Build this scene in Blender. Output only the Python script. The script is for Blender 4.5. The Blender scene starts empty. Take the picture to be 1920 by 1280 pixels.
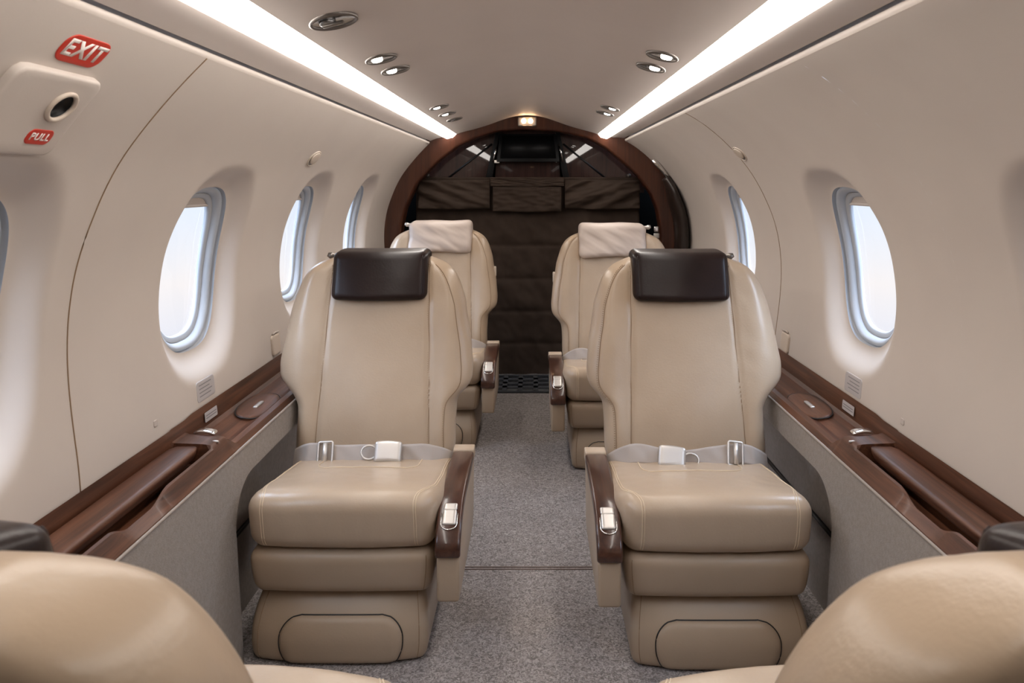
import bpy, bmesh, math, random
from mathutils import Vector, Matrix, noise
random.seed(4)
PI = math.pi
SC = bpy.context.scene
COL = SC.collection

# ------------------------------------------------------------------ materials
def mat(name, col, rough=.5, metal=0., bump=0., bscale=60., col2=None, cscale=8., coat=0., emit=None, estr=0., spec=.5, stretch=(1, 1, 1), detail=4., bdist=.002, tr=0.):
    m = bpy.data.materials.new(name); m.use_nodes = True
    nt = m.node_tree; N = nt.nodes; L = nt.links
    b = N['Principled BSDF']
    b.inputs['Base Color'].default_value = (*col, 1)
    b.inputs['Roughness'].default_value = rough
    b.inputs['Metallic'].default_value = metal
    b.inputs['Specular IOR Level'].default_value = spec
    b.inputs['Coat Weight'].default_value = coat
    b.inputs['Coat Roughness'].default_value = .08
    b.inputs['Transmission Weight'].default_value = tr
    if emit:
        b.inputs['Emission Color'].default_value = (*emit, 1)
        b.inputs['Emission Strength'].default_value = estr
    if bump or col2:
        tc = N.new('ShaderNodeTexCoord'); mp = N.new('ShaderNodeMapping')
        L.new(tc.outputs['Object'], mp.inputs['Vector']); mp.inputs['Scale'].default_value = stretch
    if col2:
        n = N.new('ShaderNodeTexNoise'); n.inputs['Scale'].default_value = cscale; n.inputs['Detail'].default_value = detail
        r = N.new('ShaderNodeValToRGB'); r.color_ramp.elements[0].color = (*col, 1); r.color_ramp.elements[1].color = (*col2, 1)
        r.color_ramp.elements[0].position = .35; r.color_ramp.elements[1].position = .65
        L.new(mp.outputs[0], n.inputs['Vector']); L.new(n.outputs['Fac'], r.inputs[0]); L.new(r.outputs[0], b.inputs['Base Color'])
    if bump:
        n2 = N.new('ShaderNodeTexNoise'); n2.inputs['Scale'].default_value = bscale; n2.inputs['Detail'].default_value = detail
        bp = N.new('ShaderNodeBump'); bp.inputs['Strength'].default_value = bump; bp.inputs['Distance'].default_value = bdist
        L.new(mp.outputs[0], n2.inputs['Vector']); L.new(n2.outputs['Fac'], bp.inputs['Height']); L.new(bp.outputs[0], b.inputs['Normal'])
    return m

M = {}
M['wall'] = mat('cream_wall_covering', (.535, .473, .425), .55, bump=.12, bscale=420, col2=(.555, .493, .442), cscale=5, bdist=.0006)
M['ceil'] = mat('ceiling_fabric', (.61, .54, .495), .62, bump=.15, bscale=500, col2=(.63, .56, .512), cscale=4, bdist=.0006)
M['reveal'] = mat('window_surround_plastic', (.36, .38, .41), .35)
M['shade'] = mat('window_shade', (.5, .44, .40), .5)
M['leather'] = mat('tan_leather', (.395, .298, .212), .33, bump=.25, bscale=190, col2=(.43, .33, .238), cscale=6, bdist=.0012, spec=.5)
M['leather_shaded'] = mat('tan_leather_shaded', (.335, .25, .175), .42, bump=.2, bscale=230, col2=(.355, .266, .188), cscale=6, bdist=.001)  # same tan leather, colour darkened to carry the shade low on the seats
M['dark'] = mat('dark_brown_leather', (.014, .008, .0075), .32, bump=.25, bscale=170, col2=(.02, .0115, .0105), cscale=9, bdist=.001, spec=.22)
M['cover'] = mat('pale_headrest_leather', (.50, .42, .37), .5, bump=.15, bscale=160, col2=(.53, .45, .40), cscale=7, bdist=.001)
M['thread'] = mat('stitch_thread', (.24, .155, .09), .7)
M['thread_pale'] = mat('pale_stitch_thread', (.60, .48, .34), .7)
M['silver'] = mat('brushed_silver', (.60, .57, .54), .36, .7, bump=.05, bscale=300, stretch=(1, 1, 20), bdist=.0004)
M['chrome'] = mat('chrome', (.8, .8, .8), .12, 1.)
M['black'] = mat('black_plastic', (.006, .006, .007), .4)
M['seamtape'] = mat('carpet_seam_tape', (.22, .175, .16), .9)
M['matte'] = mat('matte_black', (.004, .004, .004), 1., spec=0.)
M['blackgloss'] = mat('black_gloss', (.003, .003, .0035), .45, spec=.15)
M['web'] = mat('belt_webbing', (.37, .325, .295), .7, bump=.4, bscale=500, stretch=(3, 1, 1), bdist=.0008)
M['panel'] = mat('grey_sidewall_carpet', (.245, .213, .19), .9, bump=.5, bscale=330, col2=(.285, .25, .224), cscale=120, bdist=.0015)
M['recess'] = mat('grey_footwell_lining', (.21, .18, .16), .9, bump=.4, bscale=300, col2=(.24, .206, .185), cscale=100, bdist=.001)
M['piping'] = mat('panel_piping', (.30, .255, .22), .6)
M['curtain'] = mat('brown_curtain_cloth', (.030, .0185, .0125), .8, bump=.4, bscale=260, col2=(.038, .024, .0165), cscale=14, bdist=.001, spec=.25)
M['strap'] = mat('dark_strap_leather', (.020, .012, .009), .33, bump=.1, bscale=60)
M['vent'] = mat('vent_grey', (.06, .064, .072), .5)
M['beige'] = mat('beige_plastic', (.55, .465, .385), .35)
M['red'] = mat('red_placard', (.50, .028, .014), .4)
M['white'] = mat('white_lettering', (.78, .72, .68), .5)
M['sticker'] = mat('pale_grey_sticker', (.44, .41, .41), .35)
M['print'] = mat('grey_print', (.20, .19, .20), .5)
M['lightbody'] = mat('lamp_housing', (.18, .16, .145), .3, .6)
M['strip'] = mat('cove_light_diffuser', (.9, .9, .9), .4, emit=(1., .935, .87), estr=13.)
M['bulb'] = mat('warm_bulb', (.9, .8, .7), .4, emit=(1., .62, .34), estr=38)
M['lens'] = mat('downlight_lens', (.9, .9, .9), .3, emit=(1., .93, .84), estr=14)
M['lensoff'] = mat('downlight_lens_off', (.30, .30, .30), .1, .7)

def wood_mat(name, c1, c2, c3, axis=1, rough=.3, coat=.35, scale=1.):
    m = bpy.data.materials.new(name); m.use_nodes = True
    nt = m.node_tree; N = nt.nodes; L = nt.links; b = N['Principled BSDF']
    tc = N.new('ShaderNodeTexCoord'); mp = N.new('ShaderNodeMapping')
    s = [26. * scale] * 3; s[axis] = 1.3 * scale
    mp.inputs['Scale'].default_value = s
    L.new(tc.outputs['Object'], mp.inputs['Vector'])
    n = N.new('ShaderNodeTexNoise'); n.inputs['Scale'].default_value = 2.2; n.inputs['Detail'].default_value = 7; n.inputs['Roughness'].default_value = .65; n.inputs['Distortion'].default_value = .6
    r = N.new('ShaderNodeValToRGB'); e = r.color_ramp.elements
    e[0].position = .30; e[0].color = (*c1, 1); e[1].position = .72; e[1].color = (*c3, 1)
    k = e.new(.5); k.color = (*c2, 1)
    L.new(mp.outputs[0], n.inputs['Vector']); L.new(n.outputs['Fac'], r.inputs[0]); L.new(r.outputs[0], b.inputs['Base Color'])
    b.inputs['Specular IOR Level'].default_value = .35
    b.inputs['Roughness'].default_value = rough; b.inputs['Coat Weight'].default_value = coat; b.inputs['Coat Roughness'].default_value = .1 if coat < .9 else .02
    if coat > .9: b.inputs['Specular IOR Level'].default_value = .1
    return m
M['wood'] = wood_mat('walnut_ledge', (.032, .012, .006), (.082, .031, .016), (.155, .062, .032), 1, .40, .06)
M['woodarm'] = wood_mat('walnut_armrest', (.026, .010, .007), (.052, .020, .012), (.08, .032, .019), 1, .28, .4)
M['woodarch'] = wood_mat('burl_arch', (.028, .009, .005), (.058, .019, .010), (.085, .030, .015), 2, .3, .4, .6)
M['woodback'] = wood_mat('gloss_bulkhead_wood', (.016, .007, .006), (.032, .013, .010), (.048, .021, .016), 2, .4, 1.)

def carpet_mat():
    m = bpy.data.materials.new('grey_loop_carpet'); m.use_nodes = True
    nt = m.node_tree; N = nt.nodes; L = nt.links; b = N['Principled BSDF']
    tc = N.new('ShaderNodeTexCoord')
    n1 = N.new('ShaderNodeTexNoise'); n1.inputs['Scale'].default_value = 125; n1.inputs['Detail'].default_value = 2; n1.inputs['Distortion'].default_value = 1.6
    n2 = N.new('ShaderNodeTexNoise'); n2.inputs['Scale'].default_value = 7; n2.inputs['Detail'].default_value = 3
    r = N.new('ShaderNodeValToRGB'); e = r.color_ramp.elements
    e[0].position = .36; e[0].color = (.155, .138, .134, 1); e[1].position = .66; e[1].color = (.40, .365, .352, 1)
    r2 = N.new('ShaderNodeValToRGB'); r2.color_ramp.elements[0].color = (.82, .82, .82, 1); r2.color_ramp.elements[1].color = (1.1, 1.1, 1.1, 1)
    mx = N.new('ShaderNodeMix'); mx.data_type = 'RGBA'; mx.blend_type = 'MULTIPLY'; mx.inputs[0].default_value = 1
    bp = N.new('ShaderNodeBump'); bp.inputs['Strength'].default_value = .7; bp.inputs['Distance'].default_value = .004
    for n in (n1, n2): L.new(tc.outputs['Object'], n.inputs['Vector'])
    L.new(n1.outputs['Fac'], r.inputs[0]); L.new(n2.outputs['Fac'], r2.inputs[0])
    L.new(r.outputs[0], mx.inputs[6]); L.new(r2.outputs[0], mx.inputs[7]); L.new(mx.outputs[2], b.inputs['Base Color'])
    L.new(n1.outputs['Fac'], bp.inputs['Height']); L.new(bp.outputs[0], b.inputs['Normal'])
    b.inputs['Roughness'].default_value = .95; b.inputs['Specular IOR Level'].default_value = .15
    return m
M['carpet'] = carpet_mat()

def glass_mat():
    m = bpy.data.materials.new('window_glass'); m.use_nodes = True
    nt = m.node_tree; N = nt.nodes; L = nt.links
    N.remove(N['Principled BSDF']); out = N['Material Output']
    t = N.new('ShaderNodeBsdfTransparent'); t.inputs[0].default_value = (.97, .98, 1, 1)
    g = N.new('ShaderNodeBsdfGlossy'); g.inputs['Roughness'].default_value = .02
    lw = N.new('ShaderNodeLayerWeight'); lw.inputs[0].default_value = .5; pw = N.new('ShaderNodeMath'); pw.operation = 'POWER'; pw.inputs[1].default_value = 5; f = N.new('ShaderNodeMath'); f.operation = 'MULTIPLY_ADD'; f.inputs[1].default_value = .5; f.inputs[2].default_value = .03
    L.new(lw.outputs['Facing'], pw.inputs[0]); L.new(pw.outputs[0], f.inputs[0])
    mx = N.new('ShaderNodeMixShader')
    L.new(f.outputs[0], mx.inputs[0]); L.new(t.outputs[0], mx.inputs[1]); L.new(g.outputs[0], mx.inputs[2]); L.new(mx.outputs[0], out.inputs[0])
    return m
M['glass'] = glass_mat()

# ------------------------------------------------------------------ mesh helpers
class MB:
    def __init__(s): s.v = []; s.f = []
    def add(s, vs, fs):
        b = len(s.v); s.v += [tuple(v) for v in vs]; s.f += [tuple(b + i for i in f) for f in fs]; return s
    def grid(s, P, cu=False, cv=False):
        nu, nv = len(P), len(P[0]); vs = [p for row in P for p in row]; fs = []
        for i in range(nu - (0 if cu else 1)):
            for j in range(nv - (0 if cv else 1)):
                a = i * nv + j; b = ((i + 1) % nu) * nv + j; c = ((i + 1) % nu) * nv + (j + 1) % nv; d = i * nv + (j + 1) % nv
                fs.append((a, b, c, d))
        return s.add(vs, fs)
    def tube(s, path, r, n=8, closed=False, cap=True):
        path = [Vector(p) for p in path]; P = []
        m = len(path); up = Vector((0, 0, 1))
        for i, p in enumerate(path):
            a = path[(i - 1) % m] if (closed or i > 0) else p
            b = path[(i + 1) % m] if (closed or i < m - 1) else p
            t = (b - a).normalized()
            q = up if abs(t.dot(up)) < .95 else Vector((1, 0, 0))
            x = t.cross(q).normalized(); y = x.cross(t)
            rr = r[i] if isinstance(r, (list, tuple)) else r
            P.append([p + (x * math.cos(2 * PI * k / n) + y * math.sin(2 * PI * k / n)) * rr for k in range(n)])
        s.grid(P, closed, True)
        if cap and not closed:
            b = len(s.v) - m * n
            s.f.append(tuple(b + k for k in range(n))[::-1]); s.f.append(tuple(b + (m - 1) * n + k for k in range(n)))
        return s
    def box(s, c, h, R=None):
        c = Vector(c); vs = []
        for x in (-1, 1):
            for y in (-1, 1):
                for z in (-1, 1):
                    p = Vector((x * h[0], y * h[1], z * h[2])); vs.append(c + (R @ p if R else p))
        return s.add(vs, [(0, 1, 3, 2), (4, 6, 7, 5), (0, 4, 5, 1), (2, 3, 7, 6), (0, 2, 6, 4), (1, 5, 7, 3)])
    def prism(s, prof, fn, a, b):
        n = len(prof)
        s.add([fn(p, a) for p in prof] + [fn(p, b) for p in prof], [tuple(range(n))[::-1], tuple(range(n, 2 * n))] + [(i, (i + 1) % n, n + (i + 1) % n, n + i) for i in range(n)])
        return s
    def disc(s, rows):
        """rings from outside in, closed by a centre fan"""
        s.grid(rows, False, True); n = len(rows[-1]); b = len(s.v) - n
        c = sum((Vector(p) for p in rows[-1]), Vector()) / n
        s.v.append(tuple(c)); k = len(s.v) - 1
        s.f += [(b + i, b + (i + 1) % n, k) for i in range(n)]
        return s
    def mesh(s, name, m, bevel=0, seg=3, smooth=True, angle=None, weld=1e-5):
        me = bpy.data.meshes.new(name); bm = bmesh.new()
        vv = [bm.verts.new(v) for v in s.v]
        for f in s.f:
            try: bm.faces.new([vv[i] for i in f])
            except ValueError: pass
        if weld: bmesh.ops.remove_doubles(bm, verts=bm.verts, dist=weld)
        bmesh.ops.recalc_face_normals(bm, faces=bm.faces)
        if bevel:
            ed = [e for e in bm.edges if len(e.link_faces) == 2 and e.calc_face_angle(0) > .5]
            bmesh.ops.bevel(bm, geom=ed, offset=bevel, segments=seg, affect='EDGES', profile=.5, clamp_overlap=True)
        bm.to_mesh(me); bm.free()
        me.materials.append(m)
        if smooth:
            me.polygons.foreach_set('use_smooth', [True] * len(me.polygons))
            if angle or bevel: me.set_sharp_from_angle(angle=angle or .7)
        me.update(); return me
    def build(s, name, m, parent=None, **k):
        return link(name, s.mesh(name, m, **k), parent)

def link(name, me, parent=None):
    o = bpy.data.objects.new(name, me); COL.objects.link(o)
    if parent: o.parent = parent
    return o
def empty(name, loc=(0, 0, 0), rz=0.):
    o = bpy.data.objects.new(name, None); COL.objects.link(o); o.location = loc; o.rotation_euler = (0, 0, rz); o.empty_display_size = .05; return o
def tag(o, label, cat, group=None):
    o['label'] = label; o['category'] = cat
    if group: o['group'] = group
    return o
def struct(o): o['kind'] = 'structure'; return o

def lerp(a, b, t): return a + (b - a) * t
def sstep(a, b, x):
    t = min(1, max(0, (x - a) / (b - a))); return t * t * (3 - 2 * t)
def interp(T, x):
    if x <= T[0][0]: return T[0][1]
    for (a, b), (c, d) in zip(T, T[1:]):
        if x <= c: return b + (d - b) * (x - a) / (c - a)
    return T[-1][1]
def smooth_table(T, n=160, w=None):
    x0, x1 = T[0][0], T[-1][0]; w = w or (x1 - x0) / 30
    out = []
    for i in range(n + 1):
        x = x0 + (x1 - x0) * i / n
        out.append((x, sum(interp(T, x + w * k / 4) for k in range(-4, 5)) / 9))
    return out

class RBox:
    """a rounded box whose surface points are bent by a function"""
    def __init__(s, lo, hi, r, n, deform=None):
        s.lo, s.hi, s.r, s.n = Vector(lo), Vector(hi), r, n; s.d = deform or (lambda p: p)
        s.ilo = Vector([min(a + r, (a + b) / 2) for a, b in zip(lo, hi)]); s.ihi = Vector([max(b - r, (a + b) / 2) for a, b in zip(lo, hi)])
    def surf(s, p):
        p = Vector(p); q = Vector([min(max(p[i], s.ilo[i]), s.ihi[i]) for i in range(3)]); d = p - q
        if d.length > 1e-9:
            # keep each axis' own radius where the box is thinner than 2r
            rr = [min(s.r, (s.hi[i] - s.lo[i]) / 2) for i in range(3)]
            e = Vector([d[i] / rr[i] for i in range(3)])
            mx = max(abs(c) for c in e)
            e = e.normalized() * mx
            p = q + Vector([e[i] * rr[i] for i in range(3)])
        return Vector(s.d(p))
    def into(s, mb):
        n = s.n
        for ax in range(3):
            a, b = [(1, 2), (0, 2), (0, 1)][ax]
            for side in (s.lo[ax], s.hi[ax]):
                P = []
                for i in range(n[a] + 1):
                    row = []
                    for j in range(n[b] + 1):
                        p = [0, 0, 0]; p[ax] = side
                        p[a] = lerp(s.lo[a], s.hi[a], i / n[a]); p[b] = lerp(s.lo[b], s.hi[b], j / n[b]); row.append(s.surf(p))
                    P.append(row)
                mb.grid(P)
        return mb
def rbox(lo, hi, r, n, deform=None): return RBox(lo, hi, r, n, deform).into(MB())

def nz(x, y, z=0.): return noise.noise(Vector((x, y, z)))

# ------------------------------------------------------------------ cabin section
SECT_L = [(.775, .40), (.777, .47), (.779, .535), (.786, .590), (.793, .637), (.799, .689), (.803, .750), (.803, .796), (.797, .858), (.785, .920), (.766, .972), (.748, 1.018), (.727, 1.065), (.696, 1.114), (.659, 1.160), (.609, 1.219), (.552, 1.2755)]
SECT_R = [(x, z) for x, z in SECT_L if z < 1.0] + [(.744, 1.018), (.718, 1.07), (.678, 1.125), (.635, 1.173), (.575, 1.228), (.515, 1.270), (.478, 1.2865)]
class Section:
    def __init__(s, pts, sg):
        s.sg = sg; acc = [0]
        for a, b in zip(pts, pts[1:]): acc.append(acc[-1] + math.hypot(b[0] - a[0], b[1] - a[1]))
        s.len = acc[-1]
        s.tx = smooth_table(list(zip(acc, [p[0] for p in pts])), 200, .05); s.tz = smooth_table(list(zip(acc, [p[1] for p in pts])), 200, .05)
    def at(s, Y, t, d=0.):
        """d > 0 is outboard"""
        x, z = interp(s.tx, t), interp(s.tz, t); e = .01
        dx, dz = interp(s.tx, t + e) - interp(s.tx, t - e), interp(s.tz, t + e) - interp(s.tz, t - e)
        l = math.hypot(dx, dz); nx, nzz = dz / l, -dx / l
        return Vector((s.sg * (x + nx * d), Y, z + nzz * d))
    def t_of(s, Z):
        lo, hi = 0., s.len
        for _ in range(40):
            m = (lo + hi) / 2
            if interp(s.tz, m) < Z: lo = m
            else: hi = m
        return lo
    def nrm(s, Y, t): return (s.at(Y, t, .01) - s.at(Y, t, 0)).normalized()
SL, SR = Section(SECT_L, -1), Section(SECT_R, 1)
WA, WB, WE = .152, .192, 2.7            # window half sizes and superellipse exponent
WD = .036
def flare(rho):
    return WD * (1 - sstep(1.0, 1.42, rho)) if rho > 1 else WD

Y0, Y1 = -1.25, 4.02
def wall(sec, bays, name):
    mb = MB(); tw = sec.t_of(.845)
    edges = sorted({Y0, Y1} | {e for b in bays for e in b[:2]})
    for a, b in zip(edges, edges[1:]):
        bay = [w for w in bays if abs(w[0] - a) < 1e-6]
        nt = 60
        if not bay:
            ny = max(2, int((b - a) / .1))
            mb.grid([[sec.at(lerp(a, b, i / ny), sec.len * j / nt) for j in range(nt + 1)] for i in range(ny + 1)])
            continue
        yc = bay[0][2]
        # angles through the four corners and evenly between
        ang = set(2 * PI * k / 160 for k in range(160))
        for yy in (a, b):
            for tt in (0, sec.len): ang.add(math.atan2(tt - tw, yy - yc) % (2 * PI))
        ang = sorted(ang); rows = []
        for th in ang:
            c, s_ = math.cos(th), math.sin(th)
            k = min([((b - yc) / c) if c > 1e-9 else ((a - yc) / c) if c < -1e-9 else 9, ((sec.len - tw) / s_) if s_ > 1e-9 else (-tw / s_) if s_ < -1e-9 else 9])
            r1 = (abs(c / WA) ** WE + abs(s_ / WB) ** WE) ** (-1 / WE)
            row = []
            for i in range(37):
                u = i / 36; rr = r1 + (k - r1) * (u ** 1.7)
                row.append(sec.at(yc + c * rr, min(sec.len, max(0, tw + s_ * rr)), flare(rr / r1)))
            rows.append(row)
        mb.grid(rows, True, False)
    # curled upper edge and closing flange
    top = []
    for Y in [Y0 + (Y1 - Y0) * i / 60 for i in range(61)]:
        e = sec.at(Y, sec.len); g = sec.sg; top.append([e, e + Vector((-g * .0022, 0, .003)), e + Vector((-g * .0032, 0, .007)), e + Vector((-g * .0026, 0, .0105)), e + Vector((g * .001, 0, .0125)), e + Vector((g * .006, 0, .013)), e + Vector((g * .05, 0, .055))])
    mb.grid(top)
    return struct(mb.build(name, M['wall']))
bays_l = [(.66, 1.283, 1.008), (1.283, 2.15, 1.805), (2.15, 2.91, 2.565), (2.91, 3.75, 3.345)]
bays_r = [(.60, 1.40, 1.01), (1.40, 2.42, 1.862), (2.42, 3.30, 2.91)]
wall(SL, bays_l, 'wall_left'); wall(SR, bays_r, 'wall_right')

def window(sec, yc, n, label=None):
    tw = sec.t_of(.845); root = empty('window_%d' % n, sec.at(yc, tw, .05)); struct(root)
    inv = Matrix.Translation(-root.location)
    def ring(dl, d, N=120, k=1.):
        out = []; wa, wb = WA - dl, WB - dl
        for i in range(N):
            th = 2 * PI * i / N; c, s_ = math.cos(th), math.sin(th)
            r1 = (abs(c / wa) ** WE + abs(s_ / wb) ** WE) ** (-1 / WE) * k
            out.append(inv @ sec.at(yc + c * r1, tw + s_ * r1, d))
        return out
    prof = [(-.006, .036), (-.003, .046), (.003, .050), (.004, .045), (.007, .0435), (.012, .045), (.017, .0485), (.021, .054), (.0225, .059), (.024, .0595), (.0245, .058), (.034, .0595), (.037, .062), (.038, .065), (.038, .070)]
    MB().grid([ring(k, d) for k, d in prof], False, True).build('window_frame', M['reveal'], root, angle=.9)
    MB().disc([ring(.036, .069), ring(.0385, .0692, k=.7), ring(.0385, .0695, k=.25)]).build('pane', M['glass'], root)
    # roller shade, pulled a little way down
    P = []
    for i in range(13):
        row = []
        yy = lerp(-.100, .100, i / 12)
        for j in range(5):
            row.append(inv @ sec.at(yc + yy, tw + lerp(WB - .058, WB - .030, j / 4), .0645))
        P.append(row)
    mb = MB().grid(P)
    mb.tube([p[0] for p in P], .004, 8)
    mb.build('shade', M['shade'], root)
for i, b in enumerate(bays_l): window(SL, b[2], i + 1)
for i, b in enumerate(bays_r): window(SR, b[2], i + 5)

# wall seams
def seam_line(sec, Y, name):
    mb = MB().tube([sec.at(Y, .12 + (sec.len - .12) * i / 60, -.0002) for i in range(61)], .0013, 6)
    return struct(mb.build(name, M['thread']))
seam_line(SL, 1.283, 'trim_1'); seam_line(SR, 2.42, 'trim_2')

# ------------------------------------------------------------------ ceiling
eL = SL.at(0, SL.len); eR = SR.at(0, SR.len)
CE = [(eL.x - .05, eL.z + .055), (eL.x + .004, eL.z + .030), (eL.x + .0045, eL.z + .0195), (eL.x + .007, eL.z + .0155), (-.520, 1.2945), (-.4835, 1.3005)]
CEs = [(-.4835, 1.3005), (-.4835, 1.318), (-.414, 1.330), (-.414, 1.3165)]
CEm = [(-.414, 1.3165), (-.395, 1.3255), (-.35, 1.336), (-.278, 1.354), (-.205, 1.38), (-.148, 1.403), (-.09, 1.416), (-.036, 1.42), (.018, 1.416), (.076, 1.403), (.133, 1.38), (.206, 1.354), (.278, 1.336), (.322, 1.3255), (.341, 1.3165)]
CEt = [(.341, 1.3165), (.341, 1.330), (.406, 1.318), (.406, 1.3005)]
CEr = [(.406, 1.3005), (.448, 1.2985), (eR.x - .007, eR.z + .0155), (eR.x - .0045, eR.z + .0195), (eR.x - .004, eR.z + .030), (eR.x + .05, eR.z + .055)]
def dense(P, n):
    T = [(i, p) for i, p in enumerate(P)]; tx = smooth_table([(i, p[0]) for i, p in T], n, .9); tz = smooth_table([(i, p[1]) for i, p in T], n, .9)
    return [P[0]] + [(a[1], b[1]) for a, b in list(zip(tx, tz))[1:-1]] + [P[-1]]
mb = MB()
for seg in (CE, CEs, dense(CEm, 70), CEt, CEr):
    mb.grid([[(x, Y0 + (Y1 - Y0) * i / 12, z) for x, z in seg] for i in range(13)])
struct(mb.build('ceiling', M['ceil'], angle=.6))
def strip_light(x0, z0, x1, z1, lab):
    P = []
    prof = [(x0, z0 + .012), (x0 + (x1 - x0) * .02, z0 - .001), (lerp(x0, x1, .25), lerp(z0, z1, .25) - .013), (lerp(x0, x1, .75), lerp(z0, z1, .75) - .013), (lerp(x0, x1, .98), z1 - .001), (x1, z1 + .010)]
    mb = MB().grid([[(x, Y, z) for x, z in prof] for Y in (-.15, .4, 1, 2, 3, Y1 - .03)])
    mb.add([(x, Y1 - .03, z) for x, z in prof], [tuple(range(6))])
    tag(mb.build('strip_light', M['strip'], angle=1.), lab, 'light')
strip_light(-.4825, 1.3005, -.415, 1.3165, 'long glowing white ceiling strip light on the left, above the exit sign wall')
strip_light(.342, 1.3165, .405, 1.3005, 'long glowing white ceiling strip light on the right side of the ceiling')

def czr(x): return interp(dense(CEm, 70), x)
def ceil_pt(x, Y, d=0.):
    T = dense(CEm, 70); z = interp(T, x); s = (interp(T, x + .01) - interp(T, x - .01)) / .02
    n = Vector((s, 0, -1)).normalized(); return Vector((x, Y, z)) + n * d, n
def downlight(x, Y, rad, lit, sg, label, grp):
    p, n = ceil_pt(x, Y); root = empty('downlight', p)
    u = Vector((0, 1, 0)).cross(n).normalized() * (-1); u = u if u.x > 0 else -u; v = Vector((0, 1, 0))
    def ring(r, d, c=0.): return [u * (math.cos(2 * PI * k / 40) * r + c) + v * (math.sin(2 * PI * k / 40) * r * 1.12) + n * d for k in range(40)]
    MB().grid([ring(rad, -.002), ring(rad, .004), ring(rad * .92, .006), ring(rad * .86, .003), ring(rad * .84, .0005)], False, True).build('bezel', M['lightbody'], root)
    MB().disc([ring(rad * .86, .002), ring(rad * .5, .0005)]).build('reflector', M['lensoff'], root)
    c = -sg * rad * .26
    MB().disc([ring(rad * .34, .001, c), ring(rad * .34, .004, c), ring(rad * .29, .006, c), ring(rad * .15, .0065, c)]).build('lens', M['lens'] if lit else M['lensoff'], root)
    if not lit:
        MB().box(u * c * .2 + n * .007, (rad * .45, rad * .12, .003), Matrix((u, v, n)).transposed()).build('louvre', M['lightbody'], root, bevel=.002)
    return tag(root, label, 'ceiling light', grp)
G1 = 'recessed lights in the cabin ceiling'
downlight(-.35, 1.304, .043, False, 1, 'large unlit chrome ceiling light nearest the camera, beside the left strip light', G1)
downlight(-.348, 1.70, .037, True, 1, 'lit round ceiling light on the left, nearer of the first lit pair', G1)
downlight(-.347, 1.87, .037, True, 1, 'lit round ceiling light on the left, farther of the first lit pair', G1)
downlight(-.350, 2.76, .037, True, 1, 'lit ceiling light on the left, first of the distant row of three', G1)
downlight(-.350, 3.02, .037, True, 1, 'lit ceiling light on the left, middle of the distant row of three', G1)
downlight(-.348, 3.28, .037, False, 1, 'unlit ceiling light on the left, last before the wooden arch', G1)
downlight(.284, 1.65, .037, True, -1, 'lit round ceiling light on the right, nearer of the near pair', G1)
downlight(.284, 1.81, .037, True, -1, 'lit round ceiling light on the right, farther of the near pair', G1)
downlight(.284, 2.78, .037, True, -1, 'lit ceiling light on the right, nearer of the distant pair', G1)
downlight(.284, 2.98, .037, True, -1, 'lit ceiling light on the right, farther of the distant pair by the arch', G1)

# ------------------------------------------------------------------ floor, lower walls
mb = MB().grid([[(-.80 + 1.6 * i / 8, Y0 + 5.7 * j / 20, 0) for j in range(21)] for i in range(9)])
struct(mb.build('floor', M['carpet']))
mb = MB()
for dy in (0, .012): mb.tube([(-.62, 2.035 + dy, .0006), (.6, 2.035 + dy, .0006)], .0022, 6)
struct(mb.build('trim_3', M['seamtape']))

def lower_wall(sg, name):
    mb = MB(); XT, XB, XR = .662, .634, .735
    def X(z): return lerp(XB, XT, z / .45)
    yE, rc, zt = 1.635, .11, .385
    # outline of the front sheet in (Y, Z): a low opening with a rounded corner behind the edge
    n = 60; rows = []
    ys = [Y0 + (yE - Y0) * i / 24 for i in range(25)] + [yE + rc * (1 - math.cos(PI / 2 * k / 12)) for k in range(1, 13)] + [lerp(yE + rc, Y1, k / 12) for k in range(1, 13)]
    def zlow(y):
        if y <= yE: return 0.
        if y < yE + rc: return zt - rc + math.sqrt(max(0, rc * rc - (yE + rc - y) ** 2))
        return zt
    for y in ys:
        zl = zlow(y); rows.append([(sg * X(lerp(zl, .45, j / 8)), y, lerp(zl, .45, j / 8)) for j in range(9)])
    # vertical jump at yE: start of the rounded part begins from zlow just past yE
    mb.grid(rows)
    edge = [(yE, 0.)] + [(yE, (zt - rc) * k / 6) for k in range(1, 7)] + [(y, zlow(y)) for y in ys if y > yE]
    mb.grid([[(sg * X(z), y, z), (sg * (X(z) + .006), y + .004, z - .003 if z > .3 else z), (sg * XR, y + .012, z)] for y, z in edge])
    wl = mb.build(name, M['panel'], angle=.6); struct(wl)
    rec = MB().grid([[(sg * lerp(XR - .02, XR, min(1, j / 4)), lerp(yE - .02, Y1, i / 20), .46 * j / 8) for j in range(9)] for i in range(21)])
    rec.build('footwell_lining', M['recess'], wl)
    MB().tube([(sg * (XT + .001), Y, .451) for Y in (Y0, 0, 1, 2, 3, Y1)], .0032, 8).build('piping', M['piping'], wl)
    MB().tube([(sg * (XR - .006), Y, .19) for Y in (yE, 2, 3, Y1)], .006, 6).build('groove', M['black'], wl)
lower_wall(-1, 'wall_lower_left'); lower_wall(1, 'wall_lower_right')

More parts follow.
